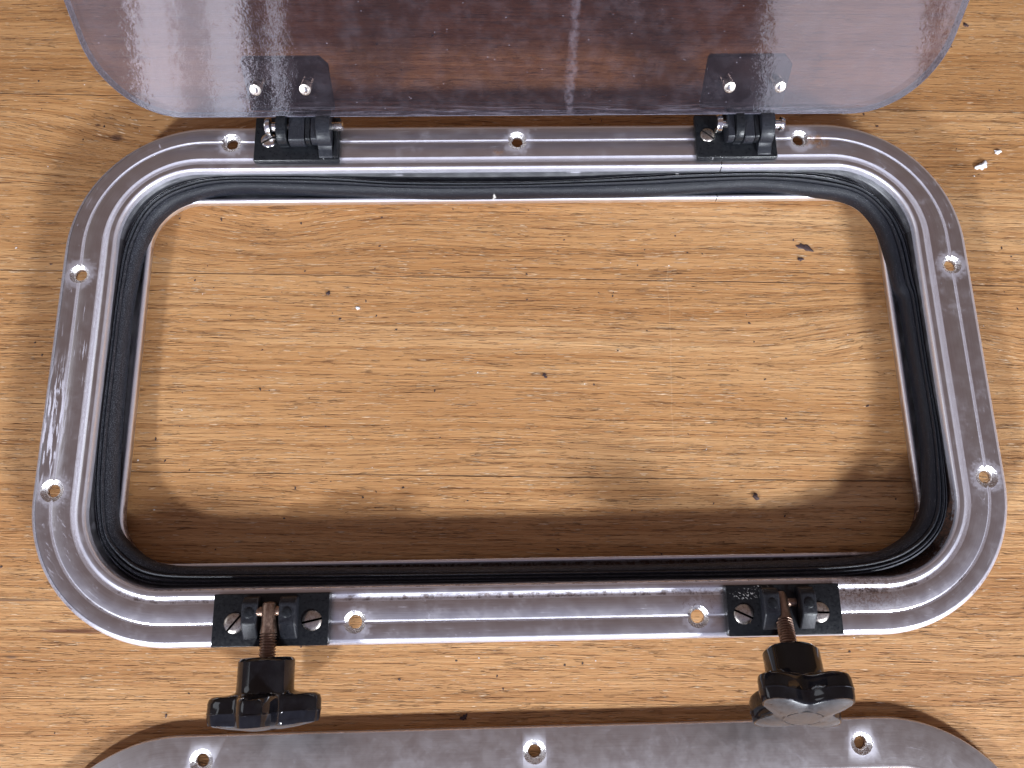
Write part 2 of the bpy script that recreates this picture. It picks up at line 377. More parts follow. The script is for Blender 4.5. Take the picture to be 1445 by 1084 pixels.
def mat_acrylic():
    b = NB('smoked_scratched_acrylic'); v, x, y, z = b.objmm()
    cl = b.noise(v, .03, 4, .6)
    wig = b.noise(b.xyz(b.mul(x, .12), b.mul(y, .18), b.mul(z, .18)), 1, 4, .6)
    fine = b.noise(v, 1.1, 3, .65)
    tr = b.n('ShaderNodeBsdfTransparent'); b.put(tr.inputs[0], (.57, .485, .475))
    gl = b.n('ShaderNodeBsdfGlossy')
    nrm = b.bump(b.add(b.mul(wig, 1.0), b.mul(fine, .10)), .10, .0006)
    b.put(gl.inputs['Color'], (1, 1, 1)); b.put(gl.inputs['Roughness'], b.map(fine, .3, .7, .015, .045)); b.put(gl.inputs['Normal'], nrm)
    fr = b.n('ShaderNodeFresnel'); b.put(fr.inputs[0], 1.5); b.put(fr.inputs['Normal'], nrm)
    m1 = b.n('ShaderNodeMixShader'); b.put(m1.inputs[0], fr.outputs[0]); b.put(m1.inputs[1], tr.outputs[0]); b.put(m1.inputs[2], gl.outputs[0])
    df = b.n('ShaderNodeBsdfDiffuse'); b.put(df.inputs[0], (.50, .46, .56))
    # haze: general bloom, rub marks along the rim, dust dots
    hz = b.map(b.noise(v, .12, 5, .7), .40, .75, .006, .035)
    dots = b.mul(b.map(b.voro(v, .30), .035, .07, .8, 0), b.math('GREATER_THAN', b.noise(v, .13, 2), .50))
    crack = b.math('ABSOLUTE', b.sub(x, b.add(21.5, b.mul(b.sub(b.noise(v, .08, 4, .7), .5), 9))))
    cm = b.mul(b.map(crack, .3, 3.2, .09, 0), b.map(b.noise(v, .5, 4), .35, .6, .3, 1))
    hzt = b.math('MAXIMUM', hz, b.math('MAXIMUM', b.mul(dots, .6), cm))
    # y here is the lid's own up-slope direction: rubbed hazy rim
    rim = b.mul(b.map(b.noise(b.xyz(b.mul(x, .05), b.mul(y, .8), 2), 1, 4, .7), .45, .65, .0, .12), b.map(y, 7, 2, 0, 1))
    hzt = b.math('MAXIMUM', hzt, rim)
    m2 = b.n('ShaderNodeMixShader'); b.put(m2.inputs[0], hzt); b.put(m2.inputs[1], m1.outputs[0]); b.put(m2.inputs[2], df.outputs[0])
    return b.done(m2.outputs[0])

def mat_acrylic_edge():
    b = NB('sawn_acrylic_edge'); v, x, y, z = b.objmm()
    n_ = b.noise(v, .9, 4, .7)
    tr = b.n('ShaderNodeBsdfTransparent'); b.put(tr.inputs[0], (.45, .43, .48))
    df = b.prin(b.ramp(n_, [(.35, (.055, .06, .085)), (.7, (.28, .28, .36))]), .35, 0, b.bump(n_, .4, .0005))
    m1 = b.n('ShaderNodeMixShader'); b.put(m1.inputs[0], .72); b.put(m1.inputs[1], tr.outputs[0]); b.put(m1.inputs[2], df)
    return b.done(m1.outputs[0])

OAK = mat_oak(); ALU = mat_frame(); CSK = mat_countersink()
RING_HOLES = [(-131, 104.0), (0, 104.0), (131, 104.0)]
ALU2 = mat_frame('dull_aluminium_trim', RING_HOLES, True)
RUB = mat_rubber()
PLA = mat_simple('moulded_black_nylon', (.005, .006, .008), .33, 0, .9, .25, .00025, .03, spec=.28, dab=True)
PLAD = mat_simple('scuffed_black_nylon', (.007, .008, .012), .40, 0, 1.6, .5, .0003, .04, spec=.35)
KNOB = mat_simple('glossy_black_bakelite', (.004, .004, .006), .075, 0, .25, .2, .0002, 0.0, spec=.5, bs=.02)
KFACE = mat_simple('dusty_knob_face', (.022, .021, .023), .34, 0, .5, .5, .0002, .08)
STEEL = mat_simple('dull_stainless', (.46, .42, .38), .30, 1, 1.0, .3, .0002)
CHROME = mat_simple('bright_stainless', (.85, .83, .80), .14, 1, .8, .2, .0002)
ROD = mat_simple('browned_steel_rod', (.26, .18, .14), .36, 1, 1.4, .5, .0004)
SLOT = mat_simple('dirt_in_slot', (.02, .013, .010), .9)
ACR = mat_acrylic(); ACE = mat_acrylic_edge()
WHITE = mat_simple('white_paint_flake', (.72, .72, .74), .7, 0, 1.0, .3, .0006, bs=.8)
CRUMB = mat_simple('dark_sealant_crumb', (.035, .016, .016), .6, 0, 1.5, .5, .0005, bs=.8)

# ------------------------------------------------------------------ mesh helpers
def mesh_obj(name, bm, mats, parent=None, ang=28, loc=None, rot=None):
    bmesh.ops.recalc_face_normals(bm, faces=bm.faces)
    for vv in bm.verts: vv.co *= MM
    me = bpy.data.meshes.new(name); bm.to_mesh(me); bm.free()
    for mt in (mats if isinstance(mats, (list, tuple)) else [mats]): me.materials.append(mt)
    me.shade_smooth(); me.set_sharp_from_angle(angle=R(ang))
    o = bpy.data.objects.new(name, me); COL.objects.link(o)
    if parent: o.parent = parent
    if loc: o.location = Vector(loc) * MM
    if rot: o.rotation_euler = rot
    return o
def empty(name, loc=(0, 0, 0), rot=(0, 0, 0), parent=None):
    o = bpy.data.objects.new(name, None); COL.objects.link(o)
    o.empty_display_size = .02
    o.location = Vector(loc) * MM; o.rotation_euler = rot
    if parent: o.parent = parent
    return o
def tag(o, label=None, cat=None, group=None, kind=None):
    for k, v_ in (('label', label), ('category', cat), ('group', group), ('kind', kind)):
        if v_: o[k] = v_
    return o
def rrect(hx, hy, r, na=26, nx=60, ny=36):
    """rounded rectangle outline, always the same number of points"""
    P = []
    cs = [(hx - r, hy - r, 0), (-(hx - r), hy - r, 90), (-(hx - r), -(hy - r), 180), (hx - r, -(hy - r), 270)]
    for i, (cx_, cy_, a0) in enumerate(cs):
        for j in range(na + 1):
            a = R(a0 + 90 * j / na); P.append((cx_ + r * math.cos(a), cy_ + r * math.sin(a)))
        nxt = cs[(i + 1) % 4]; a = R(nxt[2])
        p0 = P[-1]; p1 = (nxt[0] + r * math.cos(a), nxt[1] + r * math.sin(a))
        n_ = nx if i % 2 == 0 else ny
        for j in range(1, n_): P.append((p0[0] + (p1[0] - p0[0]) * j / n_, p0[1] + (p1[1] - p0[1]) * j / n_))
    return P
HX, HY = 200.0, 113.54
def frame_loop(s): return rrect(HX - s, HY - s, 60.0 - 1.19 * s)
def sweep_profile(prof):
    bm = bmesh.new(); loops = []
    for (s, z) in prof:
        loops.append([bm.verts.new((p[0], p[1], z)) for p in frame_loop(s)])
    n = len(loops[0]); k = len(loops)
    uvl = bm.loops.layers.uv.new('UVMap'); ref = frame_loop(10); ulen = [0.0]
    for j in range(n): ulen.append(ulen[-1] + math.dist(ref[j], ref[(j + 1) % n]))
    for i in range(k):
        A, B_ = loops[i], loops[(i + 1) % k]
        for j in range(n):
            f = bm.faces.new((A[j], A[(j + 1) % n], B_[(j + 1) % n], B_[j]))
            for lp_, (uu, vv_) in zip(f.loops, ((j, prof[i][0]), (j + 1, prof[i][0]), (j + 1, prof[(i + 1) % k][0]), (j, prof[(i + 1) % k][0]))):
                lp_[uvl].uv = (ulen[uu], vv_)
    return bm
def box_bm(x0, x1, y0, y1, z0, z1, bev=0.0, seg=2, bm=None):
    nb = bm or bmesh.new(); vs = [nb.verts.new((x, y, z)) for z in (z0, z1) for x, y in ((x0, y0), (x1, y0), (x1, y1), (x0, y1))]
    fs = [(0, 3, 2, 1), (4, 5, 6, 7), (0, 1, 5, 4), (1, 2, 6, 5), (2, 3, 7, 6), (3, 0, 4, 7)]
    ff = [nb.faces.new([vs[i] for i in f]) for f in fs]
    if bev:
        es = list({e_ for f in ff for e_ in f.edges})
        bmesh.ops.bevel(nb, geom=es, offset=bev, segments=seg, profile=.5, affect='EDGES')
    return nb
def prism(pts, h0, h1, axis='x', bev=0.0, seg=2):
    """outline extruded along an axis; pts in the other two axes"""
    bm = bmesh.new()
    def mk(h, p): return {'x': (h, p[0], p[1]), 'z': (p[0], p[1], h), 'y': (p[0], h, p[1])}[axis]
    A = [bm.verts.new(mk(h0, p)) for p in pts]; B_ = [bm.verts.new(mk(h1, p)) for p in pts]
    n = len(pts); bm.faces.new(A); bm.faces.new(B_[::-1])
    for i in range(n): bm.faces.new((A[i], A[(i + 1) % n], B_[(i + 1) % n], B_[i]))
    if bev:
        bmesh.ops.bevel(bm, geom=[e_ for e_ in bm.edges], offset=bev, segments=seg, profile=.5, affect='EDGES')
    return bm
def lathe(prof, n=32, M=None):
    """(radius, height) rings about Z, closed at both ends"""
    bm = bmesh.new(); rings = []
    for (r, h) in prof:
        rings.append([bm.verts.new((r * math.cos(2 * math.pi * i / n), r * math.sin(2 * math.pi * i / n), h)) for i in range(n)])
    for a, c in zip(rings, rings[1:]):
        for i in range(n): bm.faces.new((a[i], a[(i + 1) % n], c[(i + 1) % n], c[i]))
    bm.faces.new(rings[0][::-1]); bm.faces.new(rings[-1])
    if M is not None: bmesh.ops.transform(bm, matrix=M, verts=bm.verts)
    return bm
def join(bms):
    out = bmesh.new()
    for b_ in bms:
        me = bpy.data.meshes.new('t'); b_.to_mesh(me); b_.free(); out.from_mesh(me); bpy.data.meshes.remove(me)
    return out
def boolean_cut(o, cutter, transfer=True):
    md = o.modifiers.new('cut', 'BOOLEAN'); md.operation = 'DIFFERENCE'; md.solver = 'EXACT'; md.object = cutter
    try: md.material_mode = 'TRANSFER' if transfer else 'INDEX'
    except Exception: pass
    bpy.context.view_layer.update()
    dg = bpy.context.evaluated_depsgraph_get()
    me = bpy.data.meshes.new_from_object(o.evaluated_get(dg))
    o.modifiers.clear(); old = o.data; o.data = me; me.name = o.name
    me.shade_smooth(); me.set_sharp_from_angle(angle=R(48))
    b2 = bmesh.new(); b2.from_mesh(me)
    for e_ in b2.edges:
        if len(e_.link_faces) == 2 and (e_.link_faces[0].material_index != e_.link_faces[1].material_index): e_.smooth = False
    b2.to_mesh(me); b2.free()
    bpy.data.objects.remove(cutter)
def hole_cutters(holes, r_top, r_hole, depth=3.6, jit=.25):
    L = []
    for (hx, hy) in holes:
        dx, dy = random.uniform(-jit, jit), random.uniform(-jit, jit)
        rt = r_top * random.uniform(.94, 1.06); prof = []
        for (r, h) in [(r_hole, -depth), (r_hole, -1.25), (r_hole + .25, -1.0), (rt * .97, -.12), (rt, .02), (rt * 1.0, 1.0)]: prof.append((r, h))
        L.append(lathe(prof, 28, Matrix.Translation((hx + dx, hy + dy, 0))))
    return join(L)

# ------------------------------------------------------------------ table
bm = bmesh.new(); bmesh.ops.create_grid(bm, x_segments=2, y_segments=2, size=.5)
for vv in bm.verts: vv.co = Vector((vv.co.x * 2600, vv.co.y * 2200, 0))
tab = mesh_obj('table', bm, OAK, rot=(0, 0, R(-1.6)))
tag(tab, 'light oak tabletop of wide glued staves, open grained and dirty', None, None, 'structure')

# ------------------------------------------------------------------ the porthole
port = empty('porthole', (0, 0, 0))
tag(port, 'aluminium framed hinged boat porthole lying open on the oak table', 'porthole')
PZ = TZ
prof = [(.2, -3.3), (0, -2.3), (.3, -1.3), (1.0, -.5), (2.2, -.03), (2.5, 0), (7.65, 0), (7.85, -.07), (8.2, -.42), (8.5, -.55), (8.8, -.42), (9.15, -.07), (9.35, 0),
        (16.2, 0), (16.5, -.1), (17.1, -.6), (17.7, -.75), (18.4, -.6), (19.2, -.08), (19.5, 0), (20.9, 0), (21.5, -.15), (22.0, -.6), (22.25, -1.3), (22.7, -3.2), (24.0, -6.0), (25.2, -8.2), (25.6, -11.6), (26.3, -12.5),
        (29.4, -12.5), (30.1, -12.1), (30.7, -11.3), (31.2, -11.0), (31.9, -11.15), (32.4, -11.9), (32.4, -14.6), (31.6, -15.0), (26.0, -15.0),
        (25.6, -19.0), (23.0, -19.0), (21.2, -12.0), (20.6, -3.1)]
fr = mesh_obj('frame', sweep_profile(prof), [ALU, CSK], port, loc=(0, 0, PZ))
cut = mesh_obj('cutter', hole_cutters(HOLES, 4.5, 2.6), CSK, loc=(0, 0, PZ))
bpy.context.view_layer.update(); boolean_cut(fr, cut)
# the butt joint of the extrusion shows as a fine slit on the far side
cut = mesh_obj('cutter', box_bm(92.85, 93.25, 70, 93.9, -15.5, 1.5), SLOT, loc=(0, 0, PZ))
bpy.context.view_layer.update(); boolean_cut(fr, cut)

# gasket ------------------------------------------------------------
GO = [(-177.7, 0.4), (-178.0, -24.2), (-177.4, -47.9), (-175.7, -60.4), (-172.0, -73.7), (-163.9, -83.0), (-154.0, -89.0), (-139.9, -90.2), (-97.4, -90.3), (-37.9, -90.4), (47.8, -90.8), (102.3, -91.3), (129.6, -90.9), (142.8, -89.4), (154.9, -85.6), (163.5, -80.1), (169.8, -73.3), (173.5, -65.6), (175.4, -56.3), (177.4, -29.8), (177.0, -4.2), (177.3, 28.4), (177.0, 38.1), (175.6, 56.9), (171.0, 69.6), (160.1, 82.5), (150.7, 87.0), (137.4, 90.2), (108.0, 91.3), (78.2, 91.0), (58.4, 89.8), (2.8, 87.1), (-39.3, 87.3), (-62.2, 88.0), (-82.4, 90.2), (-97.6, 91.0), (-114.1, 91.2), (-134.0, 91.2), (-147.4, 89.6), (-159.7, 84.9), (-169.0, 76.5), (-174.0, 66.0), (-176.8, 54.5), (-177.4, 35.7)]
GI = [(-171.9, 1.4), (-171.5, -23.5), (-170.1, -47.9), (-167.6, -66.5), (-160.4, -74.6), (-150.2, -81.0), (-134.2, -82.5), (-98.8, -83.5), (-38.3, -84.3), (48.9, -84.8), (104.6, -84.1), (119.3, -84.0), (138.9, -83.0), (149.4, -79.7), (158.5, -74.1), (164.3, -67.2), (167.5, -58.7), (171.2, -37.6), (171.7, -15.8), (171.4, -3.1), (170.9, 29.9), (168.8, 32.1), (167.6, 49.2), (165.1, 64.7), (158.3, 75.6), (148.6, 79.7), (137.8, 81.0), (108.2, 82.9), (58.5, 80.5), (2.8, 80.3), (-39.6, 80.3), (-85.1, 82.2), (-128.3, 85.2), (-144.7, 82.7), (-157.1, 77.9), (-164.9, 69.2), (-169.5, 54.0), (-171.8, 30.5)]
def resample(P, n):
    """closed polyline -> polar-ordered resample by angle about the frame centre (superellipse angle)"""
    def key(p): return math.atan2(p[1] / HY, p[0] / HX)
    Q = sorted([(key(p), p) for p in P])
    out = []
    def cat(p0, p1, p2, p3, t):
        return tuple(.5 * ((2 * b_) + (-a + c) * t + (2 * a - 5 * b_ + 4 * c - d) * t * t + (-a + 3 * b_ - 3 * c + d) * t ** 3) for a, b_, c, d in zip(p0, p1, p2, p3))
    dense = []
    k = len(Q)
    for i in range(k):
        p0, p1, p2, p3 = (Q[(i + j - 1) % k][1] for j in range(4))
        for s_ in range(12):
            t = s_ / 12
            c = cat(p0, p1, p2, p3, t); l = tuple(a + (b_ - a) * t for a, b_ in zip(p1, p2))
            c = tuple(.6 * u + .4 * w for u, w in zip(c, l)); dense.append((key(c), c))
    dense.sort()
    for i in range(n):
        a = -math.pi + 2 * math.pi * i / n
        lo = None
        for j in range(len(dense)):
            if dense[j][0] >= a: lo = j; break
        if lo is None: lo = 0
        k1, q1 = dense[lo]; k0, q0 = dense[lo - 1]
        d0 = k1 - k0
        if d0 < 0: d0 += 2 * math.pi
        t = (a - k0)
        if t < 0: t += 2 * math.pi
        t = max(0, min(1, t / d0 if d0 else 0))
        out.append((q0[0] + (q1[0] - q0[0]) * t, q0[1] + (q1[1] - q0[1]) * t))
    return out
GI = [(x_, y_ + 1.1) if y_ > 70 and abs(x_) < 110 else (x_, y_) for x_, y_ in GI]
NG = 420
go = resample(GO, NG); gi = resample(GI, NG)
def smooth(P, it=3):
    for _ in range(it): P = [((P[i - 1][0] + 2 * P[i][0] + P[(i + 1) % len(P)][0]) / 4, (P[i - 1][1] + 2 * P[i][1] + P[(i + 1) % len(P)][1]) / 4) for i in range(len(P))]
    return P
go = smooth(go); gi = smooth(gi)
# cross-section from outer (u=0) to inner (u=1): ribbed top
gprof = [(.03, -11.8), (0, -7.0), (.02, -4.6), (.07, -3.9), (.12, -3.8), (.15, -5.0), (.19, -5.0), (.22, -3.4), (.28, -3.0), (.34, -3.3), (.37, -4.6), (.41, -4.6), (.44, -3.3), (.50, -3.1), (.55, -3.4), (.58, -4.8), (.61, -4.8),
         (.62, -4.3), (.76, -4.8), (.90, -5.8), (.98, -7.2), (1.0, -9.0), (.96, -11.8)]
bm = bmesh.new(); rows = []
for i in range(NG):
    o_, n_ = go[i], gi[i]; ang_ = math.atan2(o_[1], o_[0])
    lift = 0.0
    d = math.hypot(o_[0] - 165, o_[1] + 74)
    lift += 3.6 * math.exp(-(d / 30) ** 2)          # rides up over the inner lip in the near right corner
    tw = .9 * math.sin(ang_ * 5 + 1) + .5 * math.sin(ang_ * 11)
    row = []
    for (u, z) in gprof:
        row.append(bm.verts.new((o_[0] + (n_[0] - o_[0]) * u, o_[1] + (n_[1] - o_[1]) * u, z + lift + tw * (u - .5) * .8)))
    rows.append(row)
for i in range(NG):
    a, c = rows[i], rows[(i + 1) % NG]
    for j in range(len(gprof)):
        j2 = (j + 1) % len(gprof); bm.faces.new((a[j], a[j2], c[j2], c[j]))
gk = mesh_obj('gasket', bm, RUB, port, ang=50, loc=(0, 0, PZ))

# lid ------------------------------------------------------------------
LA = R(58)
lid = empty('lid', (1.2, 110.0, PZ + 12.0), (LA, 0, 0), port)
def lid_outline(): return [(p[0], p[1] + 95.5) for p in rrect(182, 95.5, 34)]
bm = bmesh.new(); TH = 4.6
ol = lid_outline(); n = len(ol)
def inset_lid(d): return [(p[0], p[1] + 95.5) for p in rrect(182 - d, 95.5 - d, 34 - d)]
# front face (towards +z of the lid = towards the viewer) at z=0, body behind it
L0 = [bm.verts.new((p[0], p[1], 0)) for p in inset_lid(.5)]
L1 = [bm.verts.new((p[0], p[1], -.5)) for p in ol]
L2 = [bm.verts.new((p[0], p[1], -TH + .5)) for p in ol]
L3 = [bm.verts.new((p[0], p[1], -TH)) for p in inset_lid(.5)]
bm.faces.new(L0); bm.faces.new(L3[::-1])
for A, B_ in ((L0, L1), (L1, L2), (L2, L3)):
    for i in range(n):
        f = bm.faces.new((A[i], B_[i], B_[(i + 1) % n], A[(i + 1) % n])); f.material_index = 1
for vv in bm.verts: pass
bpy.data.objects.remove(lid)
lid = mesh_obj('lid', bm, [ACR, ACE], port, loc=(1.2, 110.0, PZ + 12.0), rot=(LA, 0, 0))
lid['label'] = 'smoked clear acrylic lid with rounded corners, swung open'

def slot_screw(name, parent, x, y, z, r=3.7, slot_deg=45, mat=STEEL):
    s = mesh_obj(name, lathe([(r, -1.5), (r, .25), (r * .93, .6), (r * .6, .85), (.2, .92)], 30), mat, parent, loc=(x, y, z))
    c = box_bm(-r * 1.2, r * 1.2, -.42, .42, .1, 3); bmesh.ops.rotate(c, cent=(0, 0, 0), matrix=Matrix.Rotation(R(slot_deg), 3, 'Z'), verts=c.verts)
    ct = mesh_obj('cutter', c, SLOT, parent, loc=(x, y, z)); s.data.materials.append(SLOT)
    bpy.context.view_layer.update(); boolean_cut(s, ct)
    return s

def leaf(cx_, chamfer=True):
    # plate on the far side of the lid and two arms that curl down round the pin
    w, h = 18.4, 24.0
    pts = [(-w, 1.0), (w, 1.0), (w, h - 3.5), (w - 3.5, h), (-w + 1, h), (-w, h - 1)]
    bm = prism([(cx_ + p[0], p[1]) for p in pts], -TH - 3.6, -TH - .05, 'z', .4)
    return bm

def hinge(side, cx_):
    """cx_ = centre X of the fixed plate"""
    x0, x1 = (-119.2, -80.7) if side < 0 else (81.3, 118.2)
    y0, y1 = 94.2, 116.2
    h = 2.8
    bm = box_bm(x0, x1, y0, y1, .02, h, .7, 3)
    base = mesh_obj('hinge_base', bm, PLA, port, loc=(0, 0, PZ))
    if side > 0: base['label'] = 'black hinge base with a chipped near right corner'
    # raised wall at the right end of the left plate / rim along the near edge
    ax_y, ax_z = 108.6, 6.8
    def knuckle(name, xa, xb, r, lo, mat, parent, reach=None):
        # round eye about the pin, with a foot going down to the plate
        pts = []
        for i in range(21):
            a = R(180 - 0 + 180 - i * 9) if False else R(205 - i * 11.5)
            pts.append((ax_y + (1.25 if math.cos(a) < 0 else 1) * r * math.cos(a), ax_z + (r - .8) * math.sin(a)))
        if reach is None: pts += [(ax_y + r, lo), (ax_y - r * 1.2, lo)]
        else: pts += [(ax_y + r, lo), (reach, lo), (reach, lo + 1.0)]
        return mesh_obj(name, prism(pts, xa, xb, 'x', .35), mat, parent, ang=40)
    if side < 0:
        K = [(-107.2, -102.9, 6.9), (-92.2, -88.3, 7.0)]
        foot = (-88.0, -83.0)
    else:
        K = [(97.5, 101.2, 6.9), (110.0, 113.6, 7.0)]
        foot = (107.2, 112.0)
    for (a, c, r) in K[:1]: knuckle('hinge_knuckle', a, c, r, 3.2, PLA, base)
    # the wide eye whose foot runs to the near edge
    fa, fb = (-88.0, -82.6) if side < 0 else (110.2, 115.6)
    pts = []
    for i in range(17):
        a = R(190 - i * 12); pts.append((ax_y + (1.25 if math.cos(a) < 0 else 1) * 7.1 * math.cos(a), ax_z + 6.1 * math.sin(a)))
    pts += [(ax_y + 7, 2.4), (95.2, 2.4), (95.4, 3.4), (98.4, 4.6)]
    mesh_obj('hinge_knuckle', prism(pts, fa - (1.6 if side < 0 else 1.4), fb - .8, 'x', .4), PLAD, base, ang=40)
    # pin, head and threaded tip
    M = Matrix.Translation((0, ax_y, ax_z)) @ Matrix.Rotation(R(90), 4, 'Y')
    xa, xb = (-111.5, -78.2) if side < 0 else (91.0, 120.6)
    prof_ = [(1.0, xa - 1.6), (3.6, xa - 1.3), (4.0, xa - .6), (4.0, xa + .9), (2.4, xa + 1.2), (2.0, xa + 1.4)]
    if side < 0:
        prof_ += [(2.0, xb - 6)]
        t = xb - 6
        while t < xb - .5: prof_ += [(2.05, t + .1), (1.55, t + .4), (2.05, t + .7)]; t += .8
        prof_ += [(1.2, xb)]
    else:
        prof_ += [(2.0, xb - 4), (2.0, xb - 1.8), (3.0, xb - 1.7), (3.3, xb - 1.0), (3.0, xb - .2), (1.5, xb)]
    mesh_obj('hinge_pin', lathe(prof_, 20, M), CHROME, base, ang=30)
    if side > 0: slot_screw('screw', base, 86.8, 105.6, h - .2, 3.4, -40)
    else: slot_screw('screw', base, -112.6, 104.4, h - .2, 3.6, 30, CHROME)
    if side < 0:
        mesh_obj('end_wall', box_bm(-83.0, -81.1, 95.0, 113, h - .3, h + 2.2, .4), PLA, base)
    # moving leaf under the lid
    lf = mesh_obj('hinge_leaf', leaf(cx_ - 1.2), PLAD, lid)
    # its arms: built in porthole space, parented to the leaf
    inv = lid.matrix_basis.inverted()
    arms = [(-101.9, -95.0, 7.3), (-94.6, -92.6, 7.0), (-92.2, -88.3 - .6, 6.8)] if side < 0 else [(101.6, 106.0, 7.3), (106.3, 108.2, 7.0), (94.2, 97.2, 6.9)]
    for (a, c, r) in arms:
        pts = []
        for i in range(25):
            an = R(150 + i * 7.6)
            pts.append((ax_y + (1.25 if math.cos(an) < 0 else 1) * r * math.cos(an), ax_z + (r - .8) * math.sin(an)))
        # up to the back of the lid
        ca, sa = math.cos(LA), math.sin(LA)
        def lp(v_, w_): return (110.0 + v_ * ca - w_ * sa, 12.0 + v_ * sa + w_ * ca)
        pts += [lp(6.0, -TH - 3.2), lp(6.0, -TH - .1), lp(1.0, -TH - .1)]
        o = mesh_obj('leaf_arm', prism(pts, a, c, 'x', .35), PLAD if r != 7.0 else PLA, lf, ang=40)
        o.matrix_basis = inv @ Matrix.Translation((0, 0, PZ * MM))
    # bolts through the lid
    for bx in ((-113.4, -92.1) if side < 0 else (92.2, 114.4)):
        mesh_obj('lid_bolt', lathe([(1.35, -TH - 2), (1.35, .3), (1.2, .6), (.8, .7)], 18), CHROME, lid, loc=(bx - 1.2, 12.4, 0))
        mesh_obj('bolt_washer', lathe([(2.4, -TH - .02), (2.4, .06), (2.1, .16), (1.4, .18)], 24), STEEL, lid, loc=(bx - 1.2, 12.4, 0))
    return base
bpy.context.view_layer.update()
hinge(-1, -100.3)
hinge(1, 100.7)

# clamps ---------------------------------------------------------------
def star_r(phi, blend, rot=0.0, R1=20.8, R0=11.2):
    """four-lobed hand knob outline"""
    c = abs(math.cos(2 * (phi - rot)))
    # lobes at rot + k*90
    x_ = math.cos(4 * (phi - rot)) * .5 + .5
    s = R0 + (R1 - R0) * (x_ ** 1.1)
    return 10.3 * (1 - blend) + s * blend
def knob_mesh(rot):
    bm = bmesh.new(); n = 112
    P = [(0, .8, 0, .0), (0, .92, 0, .35), (0, 1.0, 0, 1.3), (0, 1.0, 0, 9.5), (0, 1.01, .0, 11.6), (.05, 1.0, 0, 12.1), (.22, .99, 0, 12.6), (.60, .975, 0, 12.9), (.90, .96, 0, 13.15), (.99, .98, 0, 13.9),
         (1, 1.0, 0, 15.4), (1, 1.0, 0, 18.4), (1, 1.008, 0, 18.5), (1, 1.008, 0, 18.9), (1, 1.0, 0, 19.0), (1, .985, 0, 21.6), (1, .965, 0, 22.8), (1, .93, 1, 23.5), (1, .88, 1, 23.9), (1, .62, 1, 24.6), (1, .42, 1, 24.95)]
    rings = []
    for (bl, k, mi, h) in P:
        ring = []
        for i in range(n):
            a = 2 * math.pi * i / n
            r = star_r(a, bl, rot) * k
            if h > 23.2:
                rr_ = star_r(a, 1, rot); hh = h - .9 * (rr_ / 20.8) ** 2 * (k ** 2)
            else: hh = h
            ring.append(bm.verts.new((r * math.cos(a), r * math.sin(a), hh)))
        rings.append((ring, mi))
    # round disc insert in the middle of the face
    for (r, h) in [(7.0, 24.75), (6.9, 24.55), (6.6, 24.55), (6.5, 24.8), (3.0, 24.95), (.3, 25.0)]:
        rings.append(([bm.verts.new((r * math.cos(2 * math.pi * i / n), r * math.sin(2 * math.pi * i / n), h)) for i in range(n)], 1))
    for (a, ma), (c, mc) in zip(rings, rings[1:]):
        for i in range(n):
            f = bm.faces.new((a[i], a[(i + 1) % n], c[(i + 1) % n], c[i])); f.material_index = 1 if (ma and mc) else 0
    bm.faces.new(rings[0][0][::-1]); f = bm.faces.new(rings[-1][0]); f.material_index = 1
    return bm
def rod_mesh(L0, flat=True):
    """flattened eye at the pivot, smooth shank, thread near the knob"""
    prof_ = [(1.5, -3.5), (2.7, -3.0), (3.0, -1.5), (3.0, 2.0), (2.9, 5.0), (3.1, 7.0)]
    t = 7.6
    while t < L0 + 1: prof_ += [(3.15, t), (3.15, t + .25), (2.6, t + .6), (2.6, t + .75)]; t += 1.0
    prof_ += [(2.0, L0 + 2)]
    bm = lathe(prof_, 24)
    for vv in bm.verts:
        if vv.co.z < 7: vv.co.y *= 1.15; vv.co.x *= .95
    return bm
def clamp(cx_, x0, x1, y0, y1, lugs, scr, pivot, tilt, yaw, Lr, rot, lbl):
    bm = box_bm(x0, x1, y0, y1, .02, 4.6, .45, 2)
    br = mesh_obj('clamp_bracket', bm, PLA, port, loc=(0, 0, PZ))
    for (a, c) in lugs:
        pts = [(y1 - .9, 4.0), (y1 - 1.2, 7.4), (y1 - 3.4, 9.4), (y1 - 11.0, 9.6), (y1 - 17.0, 5.2), (y1 - 17.2, 4.0)]
        mesh_obj('lug', prism(pts, a, c, 'x', .8, 3), PLAD, br, ang=40)
        mid = (a + c) / 2
        mesh_obj('moulded_boss', lathe([(1.9, 9.3), (1.9, 9.75), (1.6, 9.9), (.4, 9.9)], 20), PLA, br, loc=(mid, y1 - 7, 0))
    for (sx_, sy_, dg) in scr: slot_screw('screw', br, sx_, sy_, 4.5, 3.9, dg)
    # swing bolt with its knob: one assembly turning on the pivot
    th, yw = R(tilt), R(yaw)
    d = Vector((math.sin(yw) * math.cos(th), -math.cos(yw) * math.cos(th), math.sin(th)))
    up = Vector((1, 0, 0)).cross(d) * -1
    zx = d; xx = Vector((1, 0, 0)); xx = (xx - zx * xx.dot(zx)).normalized(); yy = zx.cross(xx)
    M = Matrix((xx, yy, zx)).transposed().to_4x4()
    bmk = knob_mesh(rot); bmesh.ops.translate(bmk, vec=(0, 0, Lr), verts=bmk.verts)
    k = mesh_obj('clamp_knob', bmk, [KNOB, KFACE], port, ang=38)
    Mk = M.copy(); Mk.translation = Vector((pivot[0], pivot[1], PZ + pivot[2])) * MM
    k.matrix_basis = Mk; k['label'] = lbl
    mesh_obj('threaded_rod', rod_mesh(Lr), ROD, k, ang=25)
    mesh_obj('pivot_pin', lathe([(1.2, -6), (1.9, -5.8), (1.9, 5.8), (1.2, 6)], 16, Matrix.Rotation(R(90), 4, 'Y')), ROD, k)
    return br, k
